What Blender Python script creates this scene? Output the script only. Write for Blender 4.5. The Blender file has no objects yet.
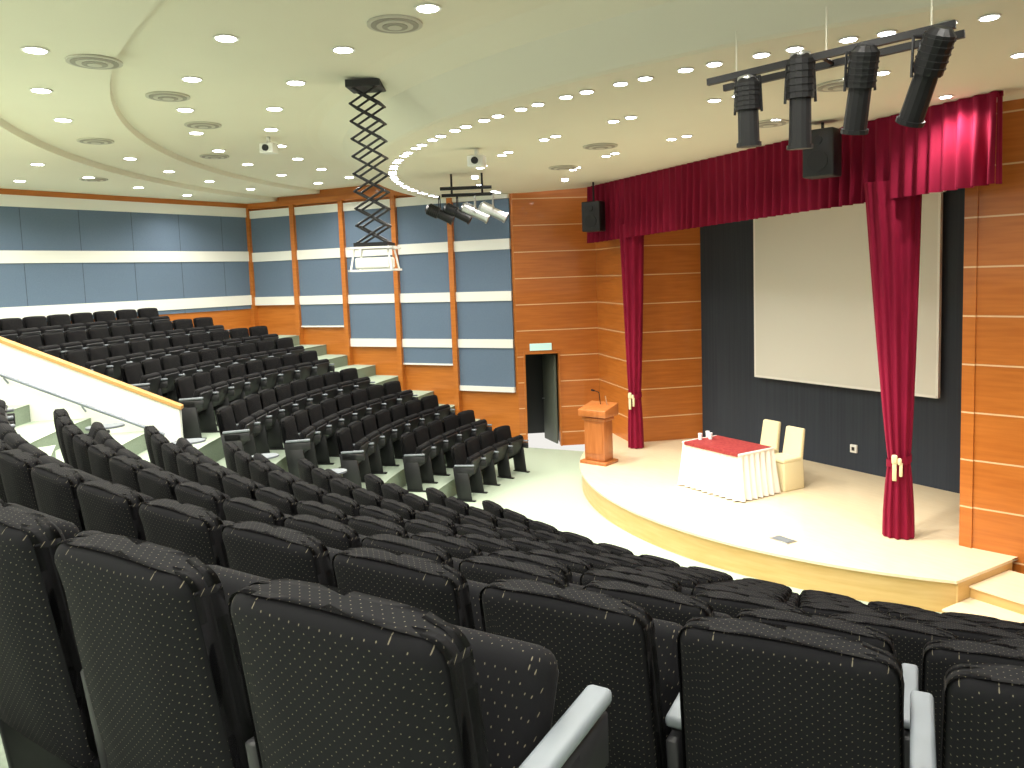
import bpy, bmesh, math, random
from mathutils import Vector, Matrix
random.seed(3)
scn=bpy.context.scene
try: scn.view_settings.view_transform='Standard'
except Exception: pass
PI=math.pi
CS=(-9.0,14.7); CF=(-7.5,10.8)
# ------------------------------------------------------------------ materials
def mat(name,col,rough=.6,metal=0,emis=None,es=0,sheen=0,coat=0):
    m=bpy.data.materials.new(name); m.use_nodes=True
    b=m.node_tree.nodes['Principled BSDF']
    b.inputs['Base Color'].default_value=(*col,1); b.inputs['Roughness'].default_value=rough
    b.inputs['Metallic'].default_value=metal
    if emis: b.inputs['Emission Color'].default_value=(*emis,1); b.inputs['Emission Strength'].default_value=es
    if sheen: b.inputs['Sheen Weight'].default_value=sheen
    if coat: b.inputs['Coat Weight'].default_value=coat
    return m
def nd(m,t,**k):
    n=m.node_tree.nodes.new(t)
    for a,v in k.items(): setattr(n,a,v)
    return n
def lk(m,a,b): m.node_tree.links.new(a,b)
def noisy(name,c1,c2,scale=(1,1,1),ns=6,rough=.6,bump=0,coat=0,detail=4):
    m=mat(name,c1,rough,coat=coat); b=m.node_tree.nodes['Principled BSDF']
    tc=nd(m,'ShaderNodeTexCoord'); mp=nd(m,'ShaderNodeMapping'); mp.inputs['Scale'].default_value=scale
    no=nd(m,'ShaderNodeTexNoise'); no.inputs['Scale'].default_value=ns; no.inputs['Detail'].default_value=detail
    rp=nd(m,'ShaderNodeValToRGB'); rp.color_ramp.elements[0].color=(*c1,1); rp.color_ramp.elements[1].color=(*c2,1)
    rp.color_ramp.elements[0].position=.3; rp.color_ramp.elements[1].position=.7
    lk(m,tc.outputs['Object'],mp.inputs[0]); lk(m,mp.outputs[0],no.inputs['Vector']); lk(m,no.outputs['Fac'],rp.inputs[0])
    lk(m,rp.outputs[0],b.inputs['Base Color'])
    if bump:
        bp=nd(m,'ShaderNodeBump'); bp.inputs['Strength'].default_value=bump; bp.inputs['Distance'].default_value=.01
        lk(m,no.outputs['Fac'],bp.inputs['Height']); lk(m,bp.outputs[0],b.inputs['Normal'])
    m['rp']=rp.name
    return m
def groove(m,period,width,col,phase=0.0):
    nt=m.node_tree; b=nt.nodes['Principled BSDF']; rp=nt.nodes[m['rp']]
    tc=nd(m,'ShaderNodeTexCoord'); sp=nd(m,'ShaderNodeSeparateXYZ'); lk(m,tc.outputs['Object'],sp.inputs[0])
    a=nd(m,'ShaderNodeMath',operation='ADD'); a.inputs[1].default_value=phase; lk(m,sp.outputs['Z'],a.inputs[0])
    d=nd(m,'ShaderNodeMath',operation='DIVIDE'); d.inputs[1].default_value=period; lk(m,a.outputs[0],d.inputs[0])
    f=nd(m,'ShaderNodeMath',operation='FRACT'); lk(m,d.outputs[0],f.inputs[0])
    l=nd(m,'ShaderNodeMath',operation='LESS_THAN'); l.inputs[1].default_value=width/period; lk(m,f.outputs[0],l.inputs[0])
    mx=nd(m,'ShaderNodeMix',data_type='RGBA'); lk(m,l.outputs[0],mx.inputs[0]); lk(m,rp.outputs[0],mx.inputs[6]); mx.inputs[7].default_value=(*col,1)
    lk(m,mx.outputs[2],b.inputs['Base Color'])
M={}
M['wood']=noisy('cherry_veneer_grooved',(.44,.125,.016),(.54,.17,.027),(1,1,14),1.5,.35,coat=.2)
groove(M['wood'],.595,.02,(.75,.5,.28),.285)
M['woodplain']=noisy('cherry_veneer',(.45,.135,.018),(.55,.18,.03),(1,1,14),1.5,.35,coat=.2)
M['woodlec']=noisy('lectern_wood',(.38,.115,.025),(.48,.165,.045),(8,8,1),2,.35,coat=.3)
M['blue']=noisy('blue_acoustic_fabric',(.115,.165,.24),(.135,.19,.27),(1,1,1),60,.95)
M['white']=mat('white_trim',(.84,.84,.79),.5)
M['ceil']=noisy('ceiling_paint',(.80,.77,.64),(.83,.80,.67),(1,1,1),.5,.9)
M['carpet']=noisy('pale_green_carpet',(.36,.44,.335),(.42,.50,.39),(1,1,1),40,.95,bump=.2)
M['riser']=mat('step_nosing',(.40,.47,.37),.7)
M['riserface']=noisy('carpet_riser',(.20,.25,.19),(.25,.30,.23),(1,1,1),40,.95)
M['stage']=noisy('maple_stage_floor',(.80,.66,.43),(.85,.72,.50),(2,14,1),2,.28,coat=.2)
M['stageside']=noisy('maple_stage_fascia',(.60,.38,.13),(.68,.46,.19),(1,1,10),2,.4)
M['dark']=noisy('dark_stage_fabric',(.024,.031,.046),(.035,.044,.058),(12,1,.2),2,.95)
M['screen']=mat('projection_screen',(.74,.74,.68),.85)
M['black']=mat('black_metal',(.010,.010,.011),.45,.2)
M['blackpl']=mat('black_plastic',(.012,.012,.014),.5)
M['grey']=mat('grey_armrest',(.16,.18,.20),.5)
M['steel']=mat('brushed_steel',(.6,.6,.6),.3,.9)
M['rail']=mat('steel_handrail',(.22,.24,.28),.35,.6)
M['lamp']=mat('lamp_glow',(1,1,1),.5,emis=(1,.97,.92),es=24)
M['lampb']=mat('lamp_glow_cool',(1,1,1),.5,emis=(.9,.95,1),es=24)
M['vent']=mat('vent_grey',(.58,.56,.48),.7)
M['ventd']=mat('vent_shadow',(.36,.34,.29),.8)
M['cloth']=mat('cream_satin',(.80,.70,.42),.6,sheen=.2)
M['skirt']=mat('table_skirt',(.86,.80,.72),.6,sheen=.2)
M['runner']=noisy('red_table_runner',(.22,.006,.015),(.36,.05,.04),(1,1,1),22,.7)
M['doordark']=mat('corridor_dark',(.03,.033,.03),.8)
M['doorleaf']=mat('door_leaf',(.13,.15,.12),.6)
M['sign']=mat('exit_sign',(.5,.75,.7),.5,emis=(.6,.9,.85),es=.4)
M['glass']=mat('cup_white',(.85,.88,.9),.2)
M['oak']=mat('handrail_oak',(.55,.30,.10),.35)
v=noisy('crimson_velvet',(.17,.0025,.02),(.24,.005,.032),(1,1,.2),8,.8); v.node_tree.nodes['Principled BSDF'].inputs['Sheen Weight'].default_value=.15
v.node_tree.nodes['Principled BSDF'].inputs['Sheen Tint'].default_value=(1,.1,.25,1)
v.node_tree.nodes['Principled BSDF'].inputs['Specular IOR Level'].default_value=.2
M['velvet']=v
f=mat('black_dotted_fabric',(.006,.006,.007),.95); b=f.node_tree.nodes['Principled BSDF']; b.inputs['Specular IOR Level'].default_value=.15
tc=nd(f,'ShaderNodeTexCoord'); sp=nd(f,'ShaderNodeSeparateXYZ'); lk(f,tc.outputs['Object'],sp.inputs[0])
zy=nd(f,'ShaderNodeMath',operation='SUBTRACT'); lk(f,sp.outputs['Z'],zy.inputs[0]); lk(f,sp.outputs['Y'],zy.inputs[1])
res=[]
for op in ('ADD','SUBTRACT'):
    a=nd(f,'ShaderNodeMath',operation=op); lk(f,sp.outputs['X'],a.inputs[0]); lk(f,zy.outputs[0],a.inputs[1])
    d=nd(f,'ShaderNodeMath',operation='DIVIDE'); d.inputs[1].default_value=.0235; lk(f,a.outputs[0],d.inputs[0])
    fr=nd(f,'ShaderNodeMath',operation='FRACT'); lk(f,d.outputs[0],fr.inputs[0])
    s=nd(f,'ShaderNodeMath',operation='SUBTRACT'); s.inputs[1].default_value=.5; lk(f,fr.outputs[0],s.inputs[0])
    q=nd(f,'ShaderNodeMath',operation='MULTIPLY'); lk(f,s.outputs[0],q.inputs[0]); lk(f,s.outputs[0],q.inputs[1]); res.append(q)
a=nd(f,'ShaderNodeMath',operation='ADD'); lk(f,res[0].outputs[0],a.inputs[0]); lk(f,res[1].outputs[0],a.inputs[1])
l=nd(f,'ShaderNodeMath',operation='LESS_THAN'); l.inputs[1].default_value=.0065; lk(f,a.outputs[0],l.inputs[0])
mx=nd(f,'ShaderNodeMix',data_type='RGBA'); lk(f,l.outputs[0],mx.inputs[0]); mx.inputs[6].default_value=(.006,.006,.007,1); mx.inputs[7].default_value=(.125,.11,.08,1)
lk(f,mx.outputs[2],b.inputs['Base Color'])
M['fabric']=f
# ------------------------------------------------------------------ mesh builder
class B:
    def __init__(s): s.bm=bmesh.new(); s.mats=[]
    def mi(s,k):
        if k not in s.mats: s.mats.append(k)
        return s.mats.index(k)
    def box(s,lo,hi,k,mtx=None,bev=0,seg=2,fn=None):
        t=bmesh.new(); bmesh.ops.create_cube(t,size=1)
        for v in t.verts:
            v.co=Vector([(lo[i]+hi[i])/2+v.co[i]*(hi[i]-lo[i]) for i in range(3)])
        if fn:
            for v in t.verts: v.co=Vector(fn(v.co))
        if bev: bmesh.ops.bevel(t,geom=list(t.edges),offset=bev,segments=seg,profile=.5,affect='EDGES')
        s.merge(t,k,mtx,smooth=bev>0)
    def merge(s,t,k,mtx=None,smooth=False):
        i=s.mi(k); vm={}
        for v in t.verts: vm[v]=s.bm.verts.new(mtx@v.co if mtx else v.co)
        for fc in t.faces:
            try: nf=s.bm.faces.new([vm[v] for v in fc.verts]); nf.material_index=i; nf.smooth=smooth
            except ValueError: pass
        t.free()
    def cyl(s,p,q,r,k,r2=None,seg=16,smooth=True,caps=True):
        p=Vector(p);q=Vector(q);d=q-p
        t=bmesh.new(); bmesh.ops.create_cone(t,cap_ends=caps,segments=seg,radius1=r,radius2=r if r2 is None else r2,depth=d.length)
        m=Matrix.Translation((p+q)/2)@d.to_track_quat('Z','Y').to_matrix().to_4x4()
        s.merge(t,k,m,False)
    def prism(s,poly,z0,z1,k,ks=None):
        i=s.mi(k); j=s.mi(ks or k)
        a=[s.bm.verts.new((x,y,z0)) for x,y in poly]; c=[s.bm.verts.new((x,y,z1)) for x,y in poly]
        n=len(poly)
        s.bm.faces.new(c).material_index=i; s.bm.faces.new(a[::-1]).material_index=j
        for u in range(n):
            w=(u+1)%n; s.bm.faces.new([a[u],a[w],c[w],c[u]]).material_index=j
    def clip(s,planes):
        for p,n in planes:
            bmesh.ops.bisect_plane(s.bm,geom=s.bm.verts[:]+s.bm.edges[:]+s.bm.faces[:],plane_co=(p[0],p[1],0),plane_no=(n[0],n[1],0),clear_outer=True)
    def done(s,name,loc=(0,0,0),rz=0,parent=None):
        me=bpy.data.meshes.new(name); s.bm.normal_update(); s.bm.to_mesh(me); s.bm.free()
        for k in s.mats: me.materials.append(M[k])
        o=bpy.data.objects.new(name,me); scn.collection.objects.link(o); o.location=loc; o.rotation_euler=(0,0,rz)
        if parent: o.parent=parent
        return o
# ------------------------------------------------------------------ plan geometry
WA=(-16.6,-6.72); W1=(-22.1,5.15); W2=(-15.55,9.4); W3=(-14.75,11.1); W4=(-12.9,10.5); W5=(-12.35,12.0); W6=(-5.75,12.0); W7=(-5.58,9.78); W8=(-3.2,10.35)
def outn(a,b):
    d=Vector((b[0]-a[0],b[1]-a[1])).normalized(); return (-d.y,d.x)
PL=[(W1,outn(WA,W1)),(W2,outn(W1,W2))]
def inside(x,y,m=.3):
    if y>9.2 and (x-W3[0])*outn(W2,W3)[0]+(y-W3[1])*outn(W2,W3)[1]>-m: return False
    return all((x-p[0])*n[0]+(y-p[1])*n[1]<-m for p,n in PL)
def seg(bd,a,b,t0,t1,z0,z1,o0,o1,k,zb=None,bev=0):
    ax=Vector((b[0]-a[0],b[1]-a[1])); L=ax.length; ax.normalize(); n=outn(a,b)
    m=Matrix(((ax.x,-n[0],0,a[0]),(ax.y,-n[1],0,a[1]),(0,0,1,0),(0,0,0,1)))
    bd.box((t0*L,o0,z0),(t1*L,o1,z1),k,mtx=m,bev=bev)
TOP=6.6
bd=B(); seg(bd,WA,W1,0,1.01,0,TOP,-.15,0,'woodplain'); bd.done('wall_back')
bd=B(); seg(bd,W1,W2,0,1,0,TOP,-.15,0,'woodplain'); bd.done('wall_left')
bd=B(); L=math.dist(W2,W3); d0=.14/L; d1=.98/L
seg(bd,W2,W3,0,d0,0,TOP,-.15,0,'wood'); seg(bd,W2,W3,d1,1,0,TOP,-.15,0,'wood'); seg(bd,W2,W3,d0,d1,2.2,TOP,-.15,0,'wood')
seg(bd,W3,W4,0,1,0,TOP,-.15,0,'wood'); seg(bd,W4,W5,0,1,0,TOP,-.15,0,'wood'); bd.done('wall_proscenium')
bd=B(); seg(bd,W5,W6,-.02,1.02,0,TOP,-.15,0,'dark')
bd.done('wall_stage')
bd=B(); seg(bd,W6,W7,0,1,0,TOP,-.15,0,'wood'); seg(bd,W7,W8,0,1,0,TOP,-.15,0,'wood')
seg(bd,W8,(3.5,8.2),0,1,0,TOP,-.15,0,'woodplain'); bd.done('wall_right')
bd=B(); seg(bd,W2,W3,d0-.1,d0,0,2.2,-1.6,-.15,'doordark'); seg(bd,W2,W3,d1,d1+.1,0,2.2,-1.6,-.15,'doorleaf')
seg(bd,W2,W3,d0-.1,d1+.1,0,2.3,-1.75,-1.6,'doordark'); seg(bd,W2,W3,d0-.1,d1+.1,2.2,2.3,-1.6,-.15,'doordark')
bd.done('wall_corridor')
bd=B(); seg(bd,W2,W3,d0,d0+.02,0,2.2,-.16,.03,'woodplain'); seg(bd,W2,W3,d1-.02,d1,0,2.2,-.16,.03,'woodplain'); seg(bd,W2,W3,d0,d1,2.16,2.22,-.16,.03,'woodplain')
bd.done('door_frame')
bd=B(); ax=Vector((W3[0]-W2[0],W3[1]-W2[1])).normalized()
bd.box((0,-.02,0.01),(.75,.02,2.1),'doorleaf',bev=.004); bd.cyl((.66,-.08,1.0),(.66,.08,1.0),.012,'steel'); bd.box((.6,-.09,.985),(.67,-.07,1.01),'steel')
n=outn(W2,W3); hp=(W2[0]+ax.x*.9+n[0]*.2,W2[1]+ax.y*.9+n[1]*.2)
bd.done('door_1',(hp[0],hp[1],0),math.atan2(n[1],n[0])+.25)
bd=B(); seg(bd,W2,W3,d0+.08,d1-.1,2.24,2.4,.0,.03,'sign'); bd.done('door_sign')
bd=B(); Lw=math.dist(WA,W1)
seg(bd,WA,W1,0,.995,3.32,5.98,0,.03,'blue')
for z0,z1 in ((3.42,3.68),(4.58,4.84),(5.74,5.98)): seg(bd,WA,W1,0,.995,z0,z1,0,.06,'white')
seg(bd,WA,W1,0,1,5.98,6.095,0,.07,'woodplain')
x=0.
while x<1: 
    seg(bd,WA,W1,x,x+.0006,3.3,5.98,.03,.032,'dark'); x+=.093
bd.done('acoustic_panel')
bots=[3.42,2.85,2.40,1.93,1.35]
for i in range(5):
    bd=B(); t0=i/5+.008; t1=(i+1)/5-.008; tp=5.98 if i<4 else 5.79
    seg(bd,W1,W2,t0,t1,bots[i],tp-.1,0,.06,'blue')
    for z0,z1 in ((1.30,1.42),(2.32,2.52),(3.40,3.62),(4.56,4.80),(5.70,5.90)):
        if z1>bots[i]: seg(bd,W1,W2,t0,t1,z0,min(z1,tp),0,.09,'white')
    if i in (1,3): seg(bd,W1,W2,t0,t1,bots[i]-.04,bots[i],0,.08,'white')
    bd.done('acoustic_panel')
bd=B()
for i in range(5): 
    t=i/5 if i else 0.004
    seg(bd,W1,W2,t-.008,t+.008,0,5.98,0,.15,'woodplain')
seg(bd,W1,W2,0,.7,5.95,6.095,0,.1,'woodplain')
bd.done('trim_1')
# ceiling -----------------------------------------------------------
def lathe(profile,c,k,a0=0,a1=2*PI,n=160):
    t=bmesh.new(); rows=[]
    for i in range(n+1):
        a=a0+(a1-a0)*i/n
        rows.append([t.verts.new((c[0]+r*math.sin(a),c[1]-r*math.cos(a),z)) for r,z in profile])
    for i in range(n):
        for j in range(len(profile)-1):
            t.faces.new([rows[i][j],rows[i+1][j],rows[i+1][j+1],rows[i][j+1]])
    bmesh.ops.remove_doubles(t,verts=t.verts,dist=1e-4)
    return t
bd=B()
prof=[(0.01,5.8),(6,5.8),(10.45,5.8),(10.5,5.82),(10.62,5.93),(10.85,6.14),(11.2,6.27),(11.4,6.29),(13.8,6.29),(13.82,6.2),(15.2,6.2),(15.22,6.1),(27,6.1)]
bd.merge(lathe(prof,CS,'ceil',n=200),'ceil')
bd.clip([((p[0]+n[0]*.1,p[1]+n[1]*.1),n) for p,n in PL]+[((0,12.1),(0,1)),((9,0),(1,0)),((0,-6.7),(0,-1))])
bd.done('ceiling')
# floor and tiers --------------------------------------------------------
def sector(bd,c,r0,r1,z0,z1,a0,a1,n=64,grow=0):
    i=bd.mi('carpet'); j=bd.mi('riser'); k=bd.mi('riserface')
    for u in range(n):
        a_=a0+(a1-a0)*u/n; b_=a0+(a1-a0)*(u+1)/n
        A=math.radians(a_); Bq=math.radians(b_)
        def P(r,a,z):
            d=-math.degrees(a); r=r+(grow*max(0,d-60))
            return bd.bm.verts.new((c[0]+r*math.sin(a),c[1]-r*math.cos(a),z))
        f=bd.bm.faces.new([P(r0,A,z1),P(r1,A,z1),P(r1,Bq,z1),P(r0,Bq,z1)]); f.material_index=i
        f=bd.bm.faces.new([P(r0+.04,A,z1+.004),P(r0-.012,A,z1+.004),P(r0-.012,Bq,z1+.004),P(r0+.04,Bq,z1+.004)]); f.material_index=j
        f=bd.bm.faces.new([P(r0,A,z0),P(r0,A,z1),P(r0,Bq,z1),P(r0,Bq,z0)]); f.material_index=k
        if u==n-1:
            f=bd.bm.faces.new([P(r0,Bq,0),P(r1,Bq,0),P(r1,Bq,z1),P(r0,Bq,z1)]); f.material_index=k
bd=B(); bd.prism([(-24,-8),(9,-8),(9,12.2),(-24,12.2)],-.2,0,'carpet'); bd.clip([((p[0]+n[0]*.1,p[1]+n[1]*.1),n) for p,n in PL[:2]]+[((0,12.1),(0,1))]); bd.done('floor')
RS=[9.64+.82*i for i in range(9)]; ZS=[.3125*i for i in range(9)]
RF=[6.8+.7*i for i in range(5)]; ZF=[.3125*i for i in range(5)]
RU=[10.6+.8*i for i in range(5)]; ZU=[1.6,1.85,2.1,2.35,2.6]
AIS=-10.7
bd=B()
for i in range(1,9): sector(bd,CS,RS[i]-.68,(RS[i]+.14) ,ZS[i-1],ZS[i],-25,85)
sector(bd,CS,RS[8]+.14,RS[8]+1.4,ZS[8],2.81,-25,85); sector(bd,CS,RS[8]+1.4,26,2.81,2.84,-25,85)
bd.clip([((AIS,0),(-1,0)),((9,0),(1,0)),((0,-6.7),(0,-1))]); bd.done('floor_stepped')
bd=B()
allR=RF[1:]+RU; allZ=ZF+ZU
for j,r in enumerate(allR):
    r1=(allR[j+1]-.5) if j<len(allR)-1 else 26
    sector(bd,CF,r-.5,r1,allZ[j],allZ[j+1],-10,-77.5,n=72,grow=.08)
bd.clip([((AIS,0),(1,0)),((0,-6.7),(0,-1))]+[((p[0]+n[0]*.05,p[1]+n[1]*.05),n) for p,n in PL]); bd.done('floor_stepped')
# stage -----------------------------------------------------------------
SC=(-8.55,13.49)
cl=[((-4.95,0),(1,0)),((0,12.0),(0,1)),((W3[0],W3[1]),outn(W2,W3))]
def circ(r): return [(SC[0]+r*math.cos(2*PI*i/160),SC[1]+r*math.sin(2*PI*i/160)) for i in range(160)]
bd=B(); bd.prism(circ(6.0),0,.365,'stageside'); bd.prism(circ(6.04),.367,.40,'stage')
bd.clip(cl); bd.box((-4.965,8.66,0),(-4.945,9.8,.365),'stageside'); bd.box((-4.97,8.63,.367),(-4.945,9.8,.3995),'stage'); bd.done('stage_platform')
bd=B(); bd.box((-4.94,8.35,0),(-3.3,9.7,.13),'stageside'); bd.box((-4.94,8.35,.131),(-3.3,9.7,.15),'stage')
bd.box((-4.94,8.9,.151),(-3.3,9.72,.27),'stageside'); bd.box((-4.94,8.88,.271),(-3.3,9.72,.29),'stage'); bd.done('stage_steps')
# projection screen -------------------------------------------------
bd=B(); bd.box((-10.75,11.86,1.9),(-7.17,11.9,5.0),'screen'); bd.box((-10.77,11.85,1.86),(-7.15,11.92,1.9),'white'); bd.cyl((-10.85,11.88,5.06),(-7.08,11.88,5.06),.06,'white')
bd.box((-10.79,11.86,1.86),(-10.75,11.92,5.02),'white'); bd.box((-7.17,11.86,1.86),(-7.13,11.92,5.02),'white')
bd.done('projection_screen')
bd=B(); bd.box((-8.75,11.96,.72),(-8.62,12,.86),'white',bev=.006); bd.box((-8.71,11.95,.76),(-8.66,11.962,.82),'blackpl'); bd.done('wall_socket')
bd=B(); bd.box((-7.15,8.12,.40),(-6.85,8.3,.412),'steel',bev=.003); bd.box((-7.12,8.14,.412),(-6.88,8.28,.415),'grey'); bd.done('floor_box')
# curtains -----------------------------------------------------------
def sheet(bd,a,b,z0,z1,k,amp=.05,per=.17,n=500,nz=10,dz=.0):
    i=bd.mi(k); ax=Vector((b[0]-a[0],b[1]-a[1])); L=ax.length; ax.normalize(); nn=Vector((ax.y,-ax.x)); rows=[]
    for u in range(n+1):
        s=L*u/n; ph=2*PI*s/per+.8*math.sin(s*2.1)+.5*math.sin(s*5.3)
        col=[]
        for w in range(nz+1):
            h=w/nz; am=amp*(.35+.65*(1-h))*(1+.3*math.sin(s*3.7))
            off=am*math.sin(ph); p=Vector(a)+ax*s+nn*off
            z=z0+dz*u/n; z=z+(z1-z)*h
            col.append(bd.bm.verts.new((p.x,p.y,z)))
        rows.append(col)
    for u in range(n):
        for w in range(nz):
            f=bd.bm.faces.new([rows[u][w],rows[u+1][w],rows[u+1][w+1],rows[u][w+1]]); f.material_index=i; f.smooth=True
VA=(-14.0,10.35); VB=(-4.87,9.12)
bd=B(); sheet(bd,VA,VB,4.60,5.79,'velvet',.06,.19,1000,8,.2); sheet(bd,(VB[0],VB[1]),(VB[0]-.02,VB[1]+.16),4.80,5.79,'velvet',.02,.1,40,6)
bd.box((0,0,5.74),(math.dist(VA,VB),.03,5.795),'velvet',mtx=Matrix.Translation((VA[0],VA[1],0))@Matrix.Rotation(math.atan2(VB[1]-VA[1],VB[0]-VA[0]),4,'Z')@Matrix.Translation((0,.07,0)))
bd.done('stage_valance')
def curtain(loc,wtop,wtie,wbot,ztie,ztop,npl,rz,sh=0):
    bd=B(); i=bd.mi('velvet'); n=npl*10; nz=60; rows=[]
    H=ztop-.41
    for w in range(nz+1):
        z=.41+H*w/nz; cx=0
        if z>ztie: 
            t=(z-ztie)/(ztop-ztie); hw=wtie+(wtop-wtie)*(t**.8); cx=sh*t
        else:
            t=(ztie-z)/(ztie-.41); hw=wtie+(wbot-wtie)*(1-(1-t)**2)
        row=[]
        for u in range(n):
            a=2*PI*u/n; pl=1+.20*math.sin(npl*a+.6*math.sin(3*a)+.4*math.sin(z*1.3))
            th=.10+.2*hw
            row.append(bd.bm.verts.new((cx+hw*math.cos(a)*(.9+.1*pl),th*math.sin(a)*pl,z)))
        rows.append(row)
    for w in range(nz):
        for u in range(n):
            f=bd.bm.faces.new([rows[w][u],rows[w][(u+1)%n],rows[w+1][(u+1)%n],rows[w+1][u]]); f.material_index=i; f.smooth=True
    k=bd.mi('velvet'); nn=28; q=[]
    for zz in (ztie-.05,ztie+.05):
        q.append([bd.bm.verts.new(((wtie+.02)*math.cos(2*PI*u/nn),(.10+.2*wtie)*1.22*math.sin(2*PI*u/nn),zz+.04*math.cos(2*PI*u/nn))) for u in range(nn)])
    for u in range(nn):
        f=bd.bm.faces.new([q[0][u],q[0][(u+1)%nn],q[1][(u+1)%nn],q[1][u]]); f.material_index=k
    bd.box((-.09,-.2,ztie-.02),(-.02,-.14,ztie+.1),'cloth',bev=.02); bd.box((-.02,-.2,ztie-.03),(.03,-.14,ztie+.06),'cloth',bev=.02)
    bd.box((-.08,-.19,ztie-.24),(-.03,-.15,ztie),'cloth',bev=.01); bd.box((.0,-.19,ztie-.18),(.04,-.15,ztie),'cloth',bev=.01)
    return bd.done('stage_curtain',(loc[0],loc[1],0),rz)
curtain((-12.5,10.3),.25,.12,.16,1.45,4.9,9,.6)
curtain((-6.22,9.5),.33,.13,.19,1.42,5.0,11,.6,-.10)
# lectern --------------------------------------------------------------
bd=B()
bd.box((-.29,-.22,0),(.29,.22,.06),'woodlec',bev=.01); bd.box((-.22,-.15,.06),(.22,.15,.90),'woodlec',bev=.01)
bd.box((-.25,-.17,.82),(.25,.17,.88),'woodlec',bev=.008)
bd.box((-.30,-.25,.90),(.30,.23,1.03),'woodlec',bev=.01,fn=lambda c:(c[0],c[1],c[2]+(.10 if c[1]<0 and c[2]>1 else 0)))
bd.box((-.18,.155,.2),(.18,.162,.78),'woodlec')
bd.cyl((0,-.1,1.07),(0,-.05,1.33),.008,'black',seg=8); bd.cyl((0,-.05,1.33),(.02,.1,1.39),.008,'black',seg=8); bd.cyl((.02,.08,1.38),(.03,.15,1.40),.018,'black',seg=10)
bd.cyl((-.15,-.1,1.07),(-.15,-.03,1.27),.008,'steel',seg=8)
bd.done('lectern',(-11.95,8.95,.4),PI+.35)
# table ----------------------------------------------------------------
tb=bpy.data.objects.new('conference_table',None); scn.collection.objects.link(tb); tb.location=(-9.17,9.44,.4)
bd=B(); hx,hy=.62,.38; i=bd.mi('skirt'); N=640; per=2*(2*hx+2*hy); rows=[[],[],[]]
def rect(s):
    s%=per
    if s<2*hx: return (-hx+s,-hy),(0,-1)
    s-=2*hx
    if s<2*hy: return (hx,-hy+s),(1,0)
    s-=2*hy
    if s<2*hx: return (hx-s,hy),(0,1)
    s-=2*hx; return (-hx,hy-s),(-1,0)
for u in range(N):
    s=per*u/N; p,nn=rect(s)
    for j,(z,am,fl) in enumerate(((.72,.004,0),(.4,.022,.02),(.02,.04,.05))):
        o=am*math.sin(2*PI*s/.125+.5*math.sin(s*4))+fl
        cx=nn[0] if nn[0] else max(-1,min(1,(p[0]/hx)**9)); cy=nn[1] if nn[1] else max(-1,min(1,(p[1]/hy)**9))
        rows[j].append(bd.bm.verts.new((p[0]+cx*o,p[1]+cy*o,z)))
for j in range(2):
    for u in range(N):
        f=bd.bm.faces.new([rows[j][u],rows[j+1][u],rows[j+1][(u+1)%N],rows[j][(u+1)%N]]); f.material_index=i; f.smooth=True
bd.box((-hx-.01,-hy-.01,.71),(hx+.01,hy+.01,.745),'skirt',bev=.008)
bd.done('table_skirt',parent=tb)
bd=B(); bd.box((-hx+.06,-hy-.016,.746),(hx-.02,hy-.02,.754),'runner'); bd.box((-hx+.06,-hy-.024,.70),(hx-.02,-hy-.014,.752),'runner'); bd.done('table_runner',parent=tb)
bd=B()
for xx,yy in ((-.5,-.1),(-.55,.12),(-.42,.05)):
    bd.cyl((xx,yy,.755),(xx,yy,.86),.03,'glass',r2=.036,seg=14)
bd.done('drinking_glass',parent=tb)
for k,(cx,cy) in enumerate(((-8.7,10.25),(-9.33,10.42))):
    bd=B()
    bd.box((-.21,-.24,.0),(.21,.2,.47),'cloth',bev=.03,seg=3,fn=lambda c:(c[0]*(1.08 if c[2]<.2 else 1),c[1]*(1.06 if c[2]<.2 else 1),c[2]))
    bd.box((-.2,.12,.4),(.2,.2,.96),'cloth',bev=.03,seg=3,fn=lambda c:(c[0]*(.9 if c[2]>.8 else 1),c[1]+(.09 if c[2]>.8 else 0),c[2]))
    bd.box((-.21,-.25,.45),(.21,.14,.52),'cloth',bev=.025,seg=3)
    bd.box((-.06,.2,.5),(.06,.25,.62),'skirt',bev=.02)
    bd.done('covered_banquet_chair',(cx,cy,.4),-.05)
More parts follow.
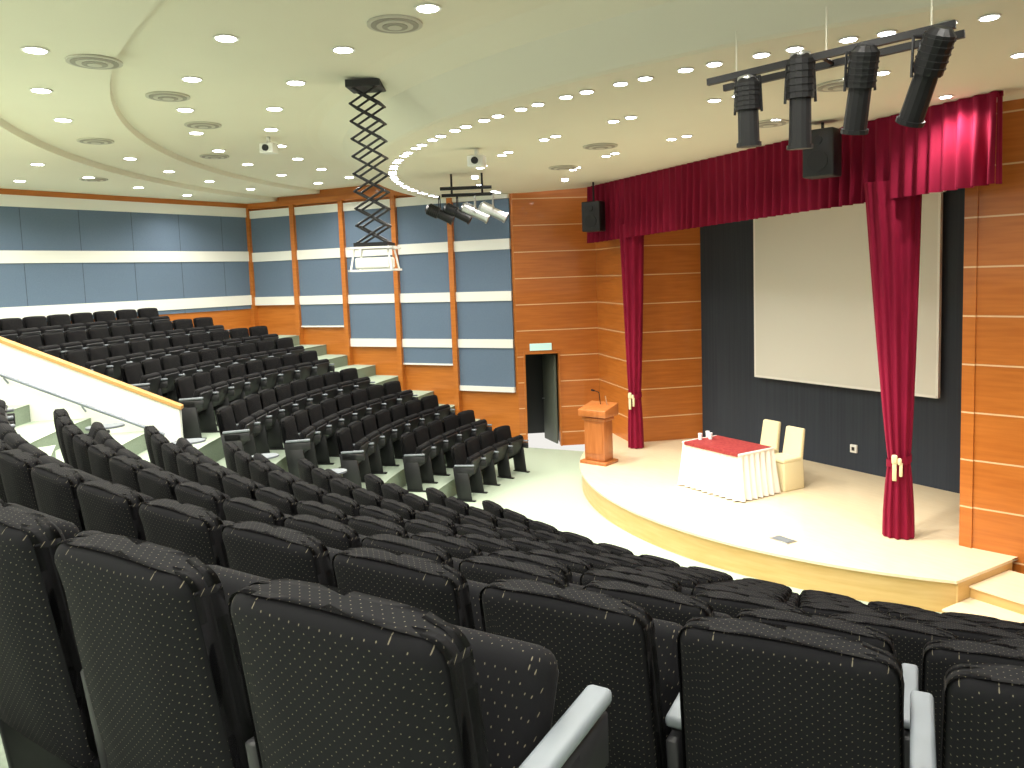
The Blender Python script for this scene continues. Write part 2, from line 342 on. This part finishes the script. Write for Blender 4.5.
# auditorium chairs ---------------------------------------------------
def chair_mesh(end,tablet=False):
    bd=B()
    def lean(c):
        t=(c[2]-.30)/.66
        return (c[0]*(1-.04*t),c[1]-.10*t,c[2])
    t=bmesh.new(); bmesh.ops.create_cube(t,size=1); bmesh.ops.subdivide_edges(t,edges=t.edges[:],cuts=5,use_grid_fill=True)
    for v in t.verts:
        x,y,z=v.co*2
        px=x*.258; pz=z*.33; py=y*.064*(1-.25*max(abs(x),0)**6)
        if y>0: py+=.018*(1-x*x)*(1-z*z)
        if y<0: py-=.02*(1-x*x)*(1-z*z)
        if z>.99: pz-=.012*x*x
        v.co=Vector((px,py,pz+.625))
    bmesh.ops.bevel(t,geom=[e for e in t.edges if e.calc_face_angle(0)>1.2],offset=.046,segments=5,profile=.5,affect='EDGES')
    for v in t.verts: v.co=Vector(lean(v.co))
    bd.merge(t,'fabric',smooth=True)
    R=Matrix.Translation((0,.09,.40))@Matrix.Rotation(math.radians(68),4,'X')
    bd.box((-.24,0,-.055),(.24,.40,.055),'fabric',mtx=R,bev=.045,seg=4)
    bd.box((-.22,.02,-.075),(.22,.36,-.045),'blackpl',mtx=R,bev=.01)
    bd.cyl((-.27,.09,.40),(.27,.09,.40),.02,'blackpl',seg=8)
    for sx in ((-.285,) if not end else (-.285,.285)):
        bd.box((sx-.016,-.02,0.0),(sx+.016,.26,.60),'blackpl',bev=.006,seg=1,fn=lambda c:(c[0],c[1]+(-.05 if c[2]>.3 else .02),c[2]))
        bd.box((sx-.016,-.02,.5),(sx+.016,.34,.615),'blackpl',bev=.006,seg=1)
        bd.box((sx-.028,-.04,.612),(sx+.028,.34,.645),'grey',bev=.012,seg=2,fn=lambda c:(c[0],c[1],c[2]+(.02 if c[1]>.2 else 0)))
        bd.box((sx-.03,-.02,0),(sx+.03,.34,.02),'blackpl')
    if tablet:
        q=bmesh.new(); bmesh.ops.create_cone(q,cap_ends=True,segments=28,radius1=.16,radius2=.16,depth=.02)
        bd.merge(q,'grey',Matrix.Translation((-.30,.30,.70))@Matrix.Diagonal((.85,1.15,1,1)))
        bd.cyl((-.285,.2,.62),(-.285,.2,.69),.02,'blackpl',seg=8)
    me=bpy.data.meshes.new('auditorium_chair'); bd.bm.normal_update(); bd.bm.to_mesh(me); bd.bm.free()
    for k in bd.mats: me.materials.append(M[k])
    return me
CM=chair_mesh(False); CE=chair_mesh(True); CT=chair_mesh(False,True)
def row(c,r,z,a0,a1,pitch=.575,anchor=None,tab=False):
    da=math.degrees(pitch/r); 
    if anchor is None: a=a0
    else: a=anchor-math.floor((anchor-a0)/da)*da
    lst=[]
    while a<=a1: lst.append(a); a+=da
    for k,a in enumerate(lst):
        A=math.radians(a); o=bpy.data.objects.new('auditorium_chair',CE if k==len(lst)-1 else (CT if (tab and k==0) else CM))
        scn.collection.objects.link(o); o.location=(c[0]+r*math.sin(A),c[1]-r*math.cos(A),z); o.rotation_euler=(0,0,A)
st=[-1,-1,-1,-1,-1,-.5,0.5,-1,-1]
for i in range(9):
    an={8:28.33,7:28.22}.get(i)
    row(CS,RS[i]-.11+(.05 if i==8 else 0),ZS[i]+.003,st[i],(28.5 if i==8 else 50) if i>4 else 44,pitch=.59 if i==8 else .575,anchor=an,tab=i in (3,4,5,6))
near=[-46,-42,-36,-31,-27]; far=[-65,-63,-61,-59,-56]
for i in range(5): row(CF,RF[i],ZF[i]+.003,far[i],near[i])
uf=[-56,-57,-57.5,-54,-51]
for i in range(5): row(CF,RU[i],ZU[i]+.003,uf[i],-33)
# parapet with rails ------------------------------------------------
pb=bpy.data.objects.new('stair_balustrade',None); scn.collection.objects.link(pb)
bd=B(); A=Vector((-12.9,1.8)); Bp=Vector((-14.6,-2.9)); L=(Bp-A).length; ang=math.atan2(Bp.y-A.y,Bp.x-A.x)
m=Matrix.Translation((A.x,A.y,0))@Matrix.Rotation(ang,4,'Z')
sl=.48
bd.box((0,-.07,.6),(L,.07,2.14),'white',mtx=m,fn=lambda c:(c[0],c[1],c[2]+(sl*L if (c[0]>1 and c[2]>1.5) else 0)))
bd.box((-.03,-.1,2.14),(L,.1,2.19),'oak',mtx=m,fn=lambda c:(c[0],c[1],c[2]+(sl*L if c[0]>1 else 0)))
bd.done('parapet',parent=pb)
bd=B()
P=lambda x,y,z: m@Vector((x,y,z))
bd.cyl(P(.2,.2,1.80),P(L,.2,1.80+sl*(L-.2)),.026,'rail')
for xx in (.3,1.3,2.3,3.3,4.3): bd.cyl(P(xx,.2,1.77+sl*xx-.1),P(xx,.07,1.68+sl*xx-.1),.014,'rail',seg=8)
bd.done('handrail',parent=pb)
# projector on scissor lift -------------------------------------------
SX,SY=-8.95,3.5
lift=bpy.data.objects.new('projector_scissor_lift',None); scn.collection.objects.link(lift); lift.location=(SX,SY,0); lift.rotation_euler=(0,0,.95)
bd=B(); zt,zb=6.20,4.42; n=9; h=(zt-zb)/n
for yy in (-.13,.13):
    for k in range(n):
        z0=zb+k*h; z1=z0+h
        bd.cyl((-.17,yy,z0),(.17,yy,z1),.014,'black',seg=6); bd.cyl((.17,yy+.02,z0),(-.17,yy+.02,z1),.014,'black',seg=6)
for k in range(n+1):
    z=zb+k*h
    for sx in (-.17,.17): bd.cyl((sx,-.14,z),(sx,.16,z),.014,'black',seg=6)
bd.box((-.2,-.18,6.18),(.2,.18,6.26),'blackpl'); bd.box((-.2,-.18,4.36),(.2,.2,4.42),'black')
bd.done('scissor_arms',parent=lift)
bd=B()
for sx in (-.24,.24):
    for sy in (-.2,.2): bd.cyl((sx,sy,4.1),(sx*.8,sy*.8,4.38),.012,'white',seg=6)
for z in (4.1,4.36):
    bd.box((-.27,-.22,z-.012),(.27,-.19,z+.012),'white'); bd.box((-.27,.19,z-.012),(.27,.22,z+.012),'white')
    bd.box((-.27,-.22,z-.012),(-.24,.22,z+.012),'white'); bd.box((.24,-.22,z-.012),(.27,.22,z+.012),'white')
bd.box((-.2,-.16,4.12),(.2,.16,4.25),'white',bev=.02); bd.cyl((.08,.15,4.18),(.08,.22,4.18),.045,'blackpl')
bd.done('projector',parent=lift)
# lighting bar with theatre spotlights ------------------------------------
def spotlight_fix(bd,p,d,L=.5,r=.085,body='black'):
    p=Vector(p); d=Vector(d).normalized(); s=p-d*L*.5; e=p+d*L*.5
    bd.cyl(s,s+d*L*.45,r*1.15,body,seg=14); bd.cyl(s+d*L*.45,e,r*.9,body,r2=r*.95,seg=14); bd.cyl(e,e+d*.03,r*1.1,body,seg=14)
    bd.cyl(s-d*.04,s,r*.7,body,r2=r*1.1,seg=14)
    side=d.cross(Vector((0,0,1))); side=side.normalized() if side.length>.05 else Vector((1,0,0))
    for q in (-1,1): bd.cyl(p+side*r*1.25*q,p+side*r*1.1*q+Vector((0,0,.26)),.01,body,seg=6)
    bd.cyl(p+side*r*1.15+Vector((0,0,.26)),p-side*r*1.15+Vector((0,0,.26)),.012,body,seg=6)
    bd.cyl(p+Vector((0,0,.26)),p+Vector((0,0,.32)),.02,body,seg=8)
    for k in range(5): bd.cyl(s+d*L*(.04+.08*k),s+d*L*(.06+.08*k),r*1.22,body,seg=14)
bar=bpy.data.objects.new('stage_lighting_bar',None); scn.collection.objects.link(bar)
T0=Vector((-4.73,4.70,5.45)); T1=Vector((-3.08,5.26,5.51)); dv=(T1-T0)
bd=B(); off=Vector((-.1,.28,0))
for q in (T0,T0+off): bd.box((0,-.02,-.025),(dv.length,.02,.025),'black',mtx=Matrix.Translation(q)@Matrix.Rotation(math.atan2(dv.y,dv.x),4,'Z')@Matrix.Rotation(-.034,4,'Y'))
for t in (.1,.5,.9):
    bd.cyl(T0+dv*t,T0+dv*t+off,.015,'black',seg=8); bd.cyl(T0+dv*t+off*.5,(T0+dv*t+off*.5)+Vector((0,0,.38)),.006,'ceil',seg=8)
bd.done('mounting_rails',parent=bar)
for t,d,l in ((.19,(-.02,.05,-1),.44),(.42,(-.05,.05,-1),.6),(.66,(-.25,.15,-.9),.52),(.90,(-.42,.15,-.8),.56)):
    bd=B(); p=T0+dv*t+Vector((0,0,-.30)); spotlight_fix(bd,p,d,l,.085)
    if t<.5:
        e=p-Vector(d).normalized()*l*.5; bd.box((e.x-.06,e.y-.06,e.z+.0),(e.x+.06,e.y+.06,e.z+.06),'steel',bev=.025)  # steel block added on the head to imitate its bright highlight
    bd.done('theatre_spotlight',parent=bar)
bar2=bpy.data.objects.new('stage_lighting_bar',None); scn.collection.objects.link(bar2)
U0=Vector((-12.9,6.35,5.42)); U1=Vector((-12.4,7.1,5.42)); du=U1-U0
bd=B(); bd.cyl(U0,U1,.03,'black'); bd.cyl(U0+Vector((.15,-.1,.1)),U1+Vector((.15,-.1,.1)),.03,'black')
for t in (.2,.8): bd.cyl(U0+du*t,U0+du*t+Vector((0,0,.37)),.02,'black',seg=8)
bd.done('mounting_rails',parent=bar2)
for t in (-.05,.3,.65,1.0):
    bd=B(); spotlight_fix(bd,U0+du*t+Vector((0,0,-.32)),(.5,.75,-.45),.45,.09,'steel' if t>.5 else 'black'); bd.done('theatre_spotlight',parent=bar2)
for p,rz,s in (((-13.2,9.9,5.1),.5,1.0),((-6.9,8.85,5.4),.3,1.0)):
    bd=B(); bd.box((-.2*s,-.15*s,-.3*s),(.2*s,.15*s,.3*s),'blackpl',bev=.02); bd.cyl((0,-.15*s,-.1*s),(0,-.165*s,-.1*s),.13*s,'black',seg=24); bd.cyl((0,-.15*s,.16*s),(0,-.165*s,.16*s),.06*s,'black',seg=20)
    bd.cyl((0,.02,.3*s),(0,.02,5.795-p[2]),.02,'black',seg=8)
    bd.done('loudspeaker',p,rz)
# ceiling fittings -----------------------------------------------------------
def ceilz(x,y):
    r=math.dist((x,y),CS)
    return 5.8 if r<10.4 else (6.29 if 11.4<r<13.7 else (6.2 if 13.9<r<15.1 else (6.1 if r>15.3 else None)))
lights=[]
bd=B(); 
def down(x,y,rad=.09,k='lamp',inten=1):
    z=ceilz(x,y)
    if z is None or not inside(x,y,.7 if k=='lamp' else .35): return
    yv=VA[1]+(x-VA[0])*(VB[1]-VA[1])/(VB[0]-VA[0])
    if abs(y-yv)<.3: return
    bd.cyl((x,y,z-.004),(x,y,z-.012),rad*1.3,'white',seg=20); bd.cyl((x,y,z-.012),(x,y,z-.016),rad,k,seg=20)
    if inten: lights.append((x,y,z-.06,inten))
for r,pt,ph in ((11.9,1.5,0),(13.0,1.7,.5),(14.5,1.7,.2),(15.9,1.8,.6),(17.3,1.8,.1),(18.8,1.8,.4),(20.3,1.9,.7)):
    da=math.degrees(pt/r); a=-74+ph*da
    while a<40:
        A=math.radians(a); down(CS[0]+r*math.sin(A),CS[1]-r*math.cos(A)); a+=da
for r,pt in ((10.05,.7),(8.6,1.4),(6.9,1.6)):
    da=math.degrees(pt/r); a=-75; c=0
    while a<45:
        for e in (-.014,.014):
            A=math.radians(a)+e*10/r; down(CS[0]+r*math.sin(A),CS[1]-r*math.cos(A),.06,'lampb',1 if (e>0 and (c%3==0 if r>10 else c%2==0)) else 0)
        a+=da; c+=1
bd.done('recessed_downlights')
def vent(x,y,r=.25):
    z=ceilz(x,y)
    if z is None: return
    b=B(); b.cyl((0,0,-.002),(0,0,-.02),r,'vent',seg=40)
    for k in range(4): 
        rr=r*(.86-.2*k); b.cyl((0,0,-.02-.006*k),(0,0,-.026-.006*k),rr,'ventd' if k%2==0 else 'vent',seg=36)
    b.done('ceiling_air_diffuser',(x,y,z))
for x,y in ((-6.9,3.0),(-6.0,1.2),(-8.9,.7),(-10.6,1.6),(-13.6,1.0),(-12.3,2.3),(-15.2,3.0),(-17.5,1.2),(-9.4,7.2),(-7.2,8.2),(-11.5,8.0),(-5.4,7.2)): vent(x,y)
for x,y in ((-10.2,5.6),(-13.0,3.4)):
    b=B(); b.box((-.12,-.1,-.26),(.12,.1,-.1),'white',bev=.02); b.cyl((0,0,-.1),(0,0,-.002),.03,'white',seg=10); b.cyl((0,-.1,-.18),(0,-.13,-.18),.05,'blackpl',seg=16); b.done('ceiling_camera',(x,y,ceilz(x,y) or 6.25),.8)
ld=bpy.data.lights.new('downlight_beam','SPOT'); ld.energy=132; ld.spot_size=math.radians(150); ld.spot_blend=.8; ld.shadow_soft_size=.07; ld.color=(1,.96,.88)
for k,(x,y,z,i) in enumerate(lights):
    o=bpy.data.objects.new('downlight_lamp',ld); scn.collection.objects.link(o); o.location=(x,y,z)
sd=bpy.data.lights.new('stage_beam','SPOT'); sd.energy=600; sd.spot_size=math.radians(80); sd.spot_blend=.7; sd.shadow_soft_size=.1; sd.color=(1,.95,.86)
for x,y in ((-12,7.4),(-9.8,7.0),(-7.6,7.0),(-6.3,6.6)):
    o=bpy.data.objects.new('stage_lamp',sd); scn.collection.objects.link(o); o.location=(x,y,5.7); o.rotation_euler=(math.radians(12),0,0)
w=bpy.data.worlds.new('world'); scn.world=w; w.use_nodes=True; w.node_tree.nodes['Background'].inputs[0].default_value=(1,.97,.91,1); w.node_tree.nodes['Background'].inputs[1].default_value=.9
# camera -------------------------------------------------------------------
az=math.radians(59.21); p=math.radians(5.27); r=math.radians(2)
F=Vector((-math.sin(az)*math.cos(p),math.cos(az)*math.cos(p),-math.sin(p))); R=Vector((math.cos(az),math.sin(az),0)); U=R.cross(F)
X=R*math.cos(r)-U*math.sin(r); Y=R*math.sin(r)+U*math.cos(r); Z=-F
cd=bpy.data.cameras.new('camera'); cam=bpy.data.objects.new('camera',cd); scn.collection.objects.link(cam)
cam.matrix_world=Matrix(((X.x,Y.x,Z.x,0),(X.y,Y.y,Z.y,0),(X.z,Y.z,Z.z,4.0),(0,0,0,1)))
cd.sensor_width=36; cd.lens=28.125; cd.shift_y=-.0353; cd.clip_start=.05
scn.camera=cam
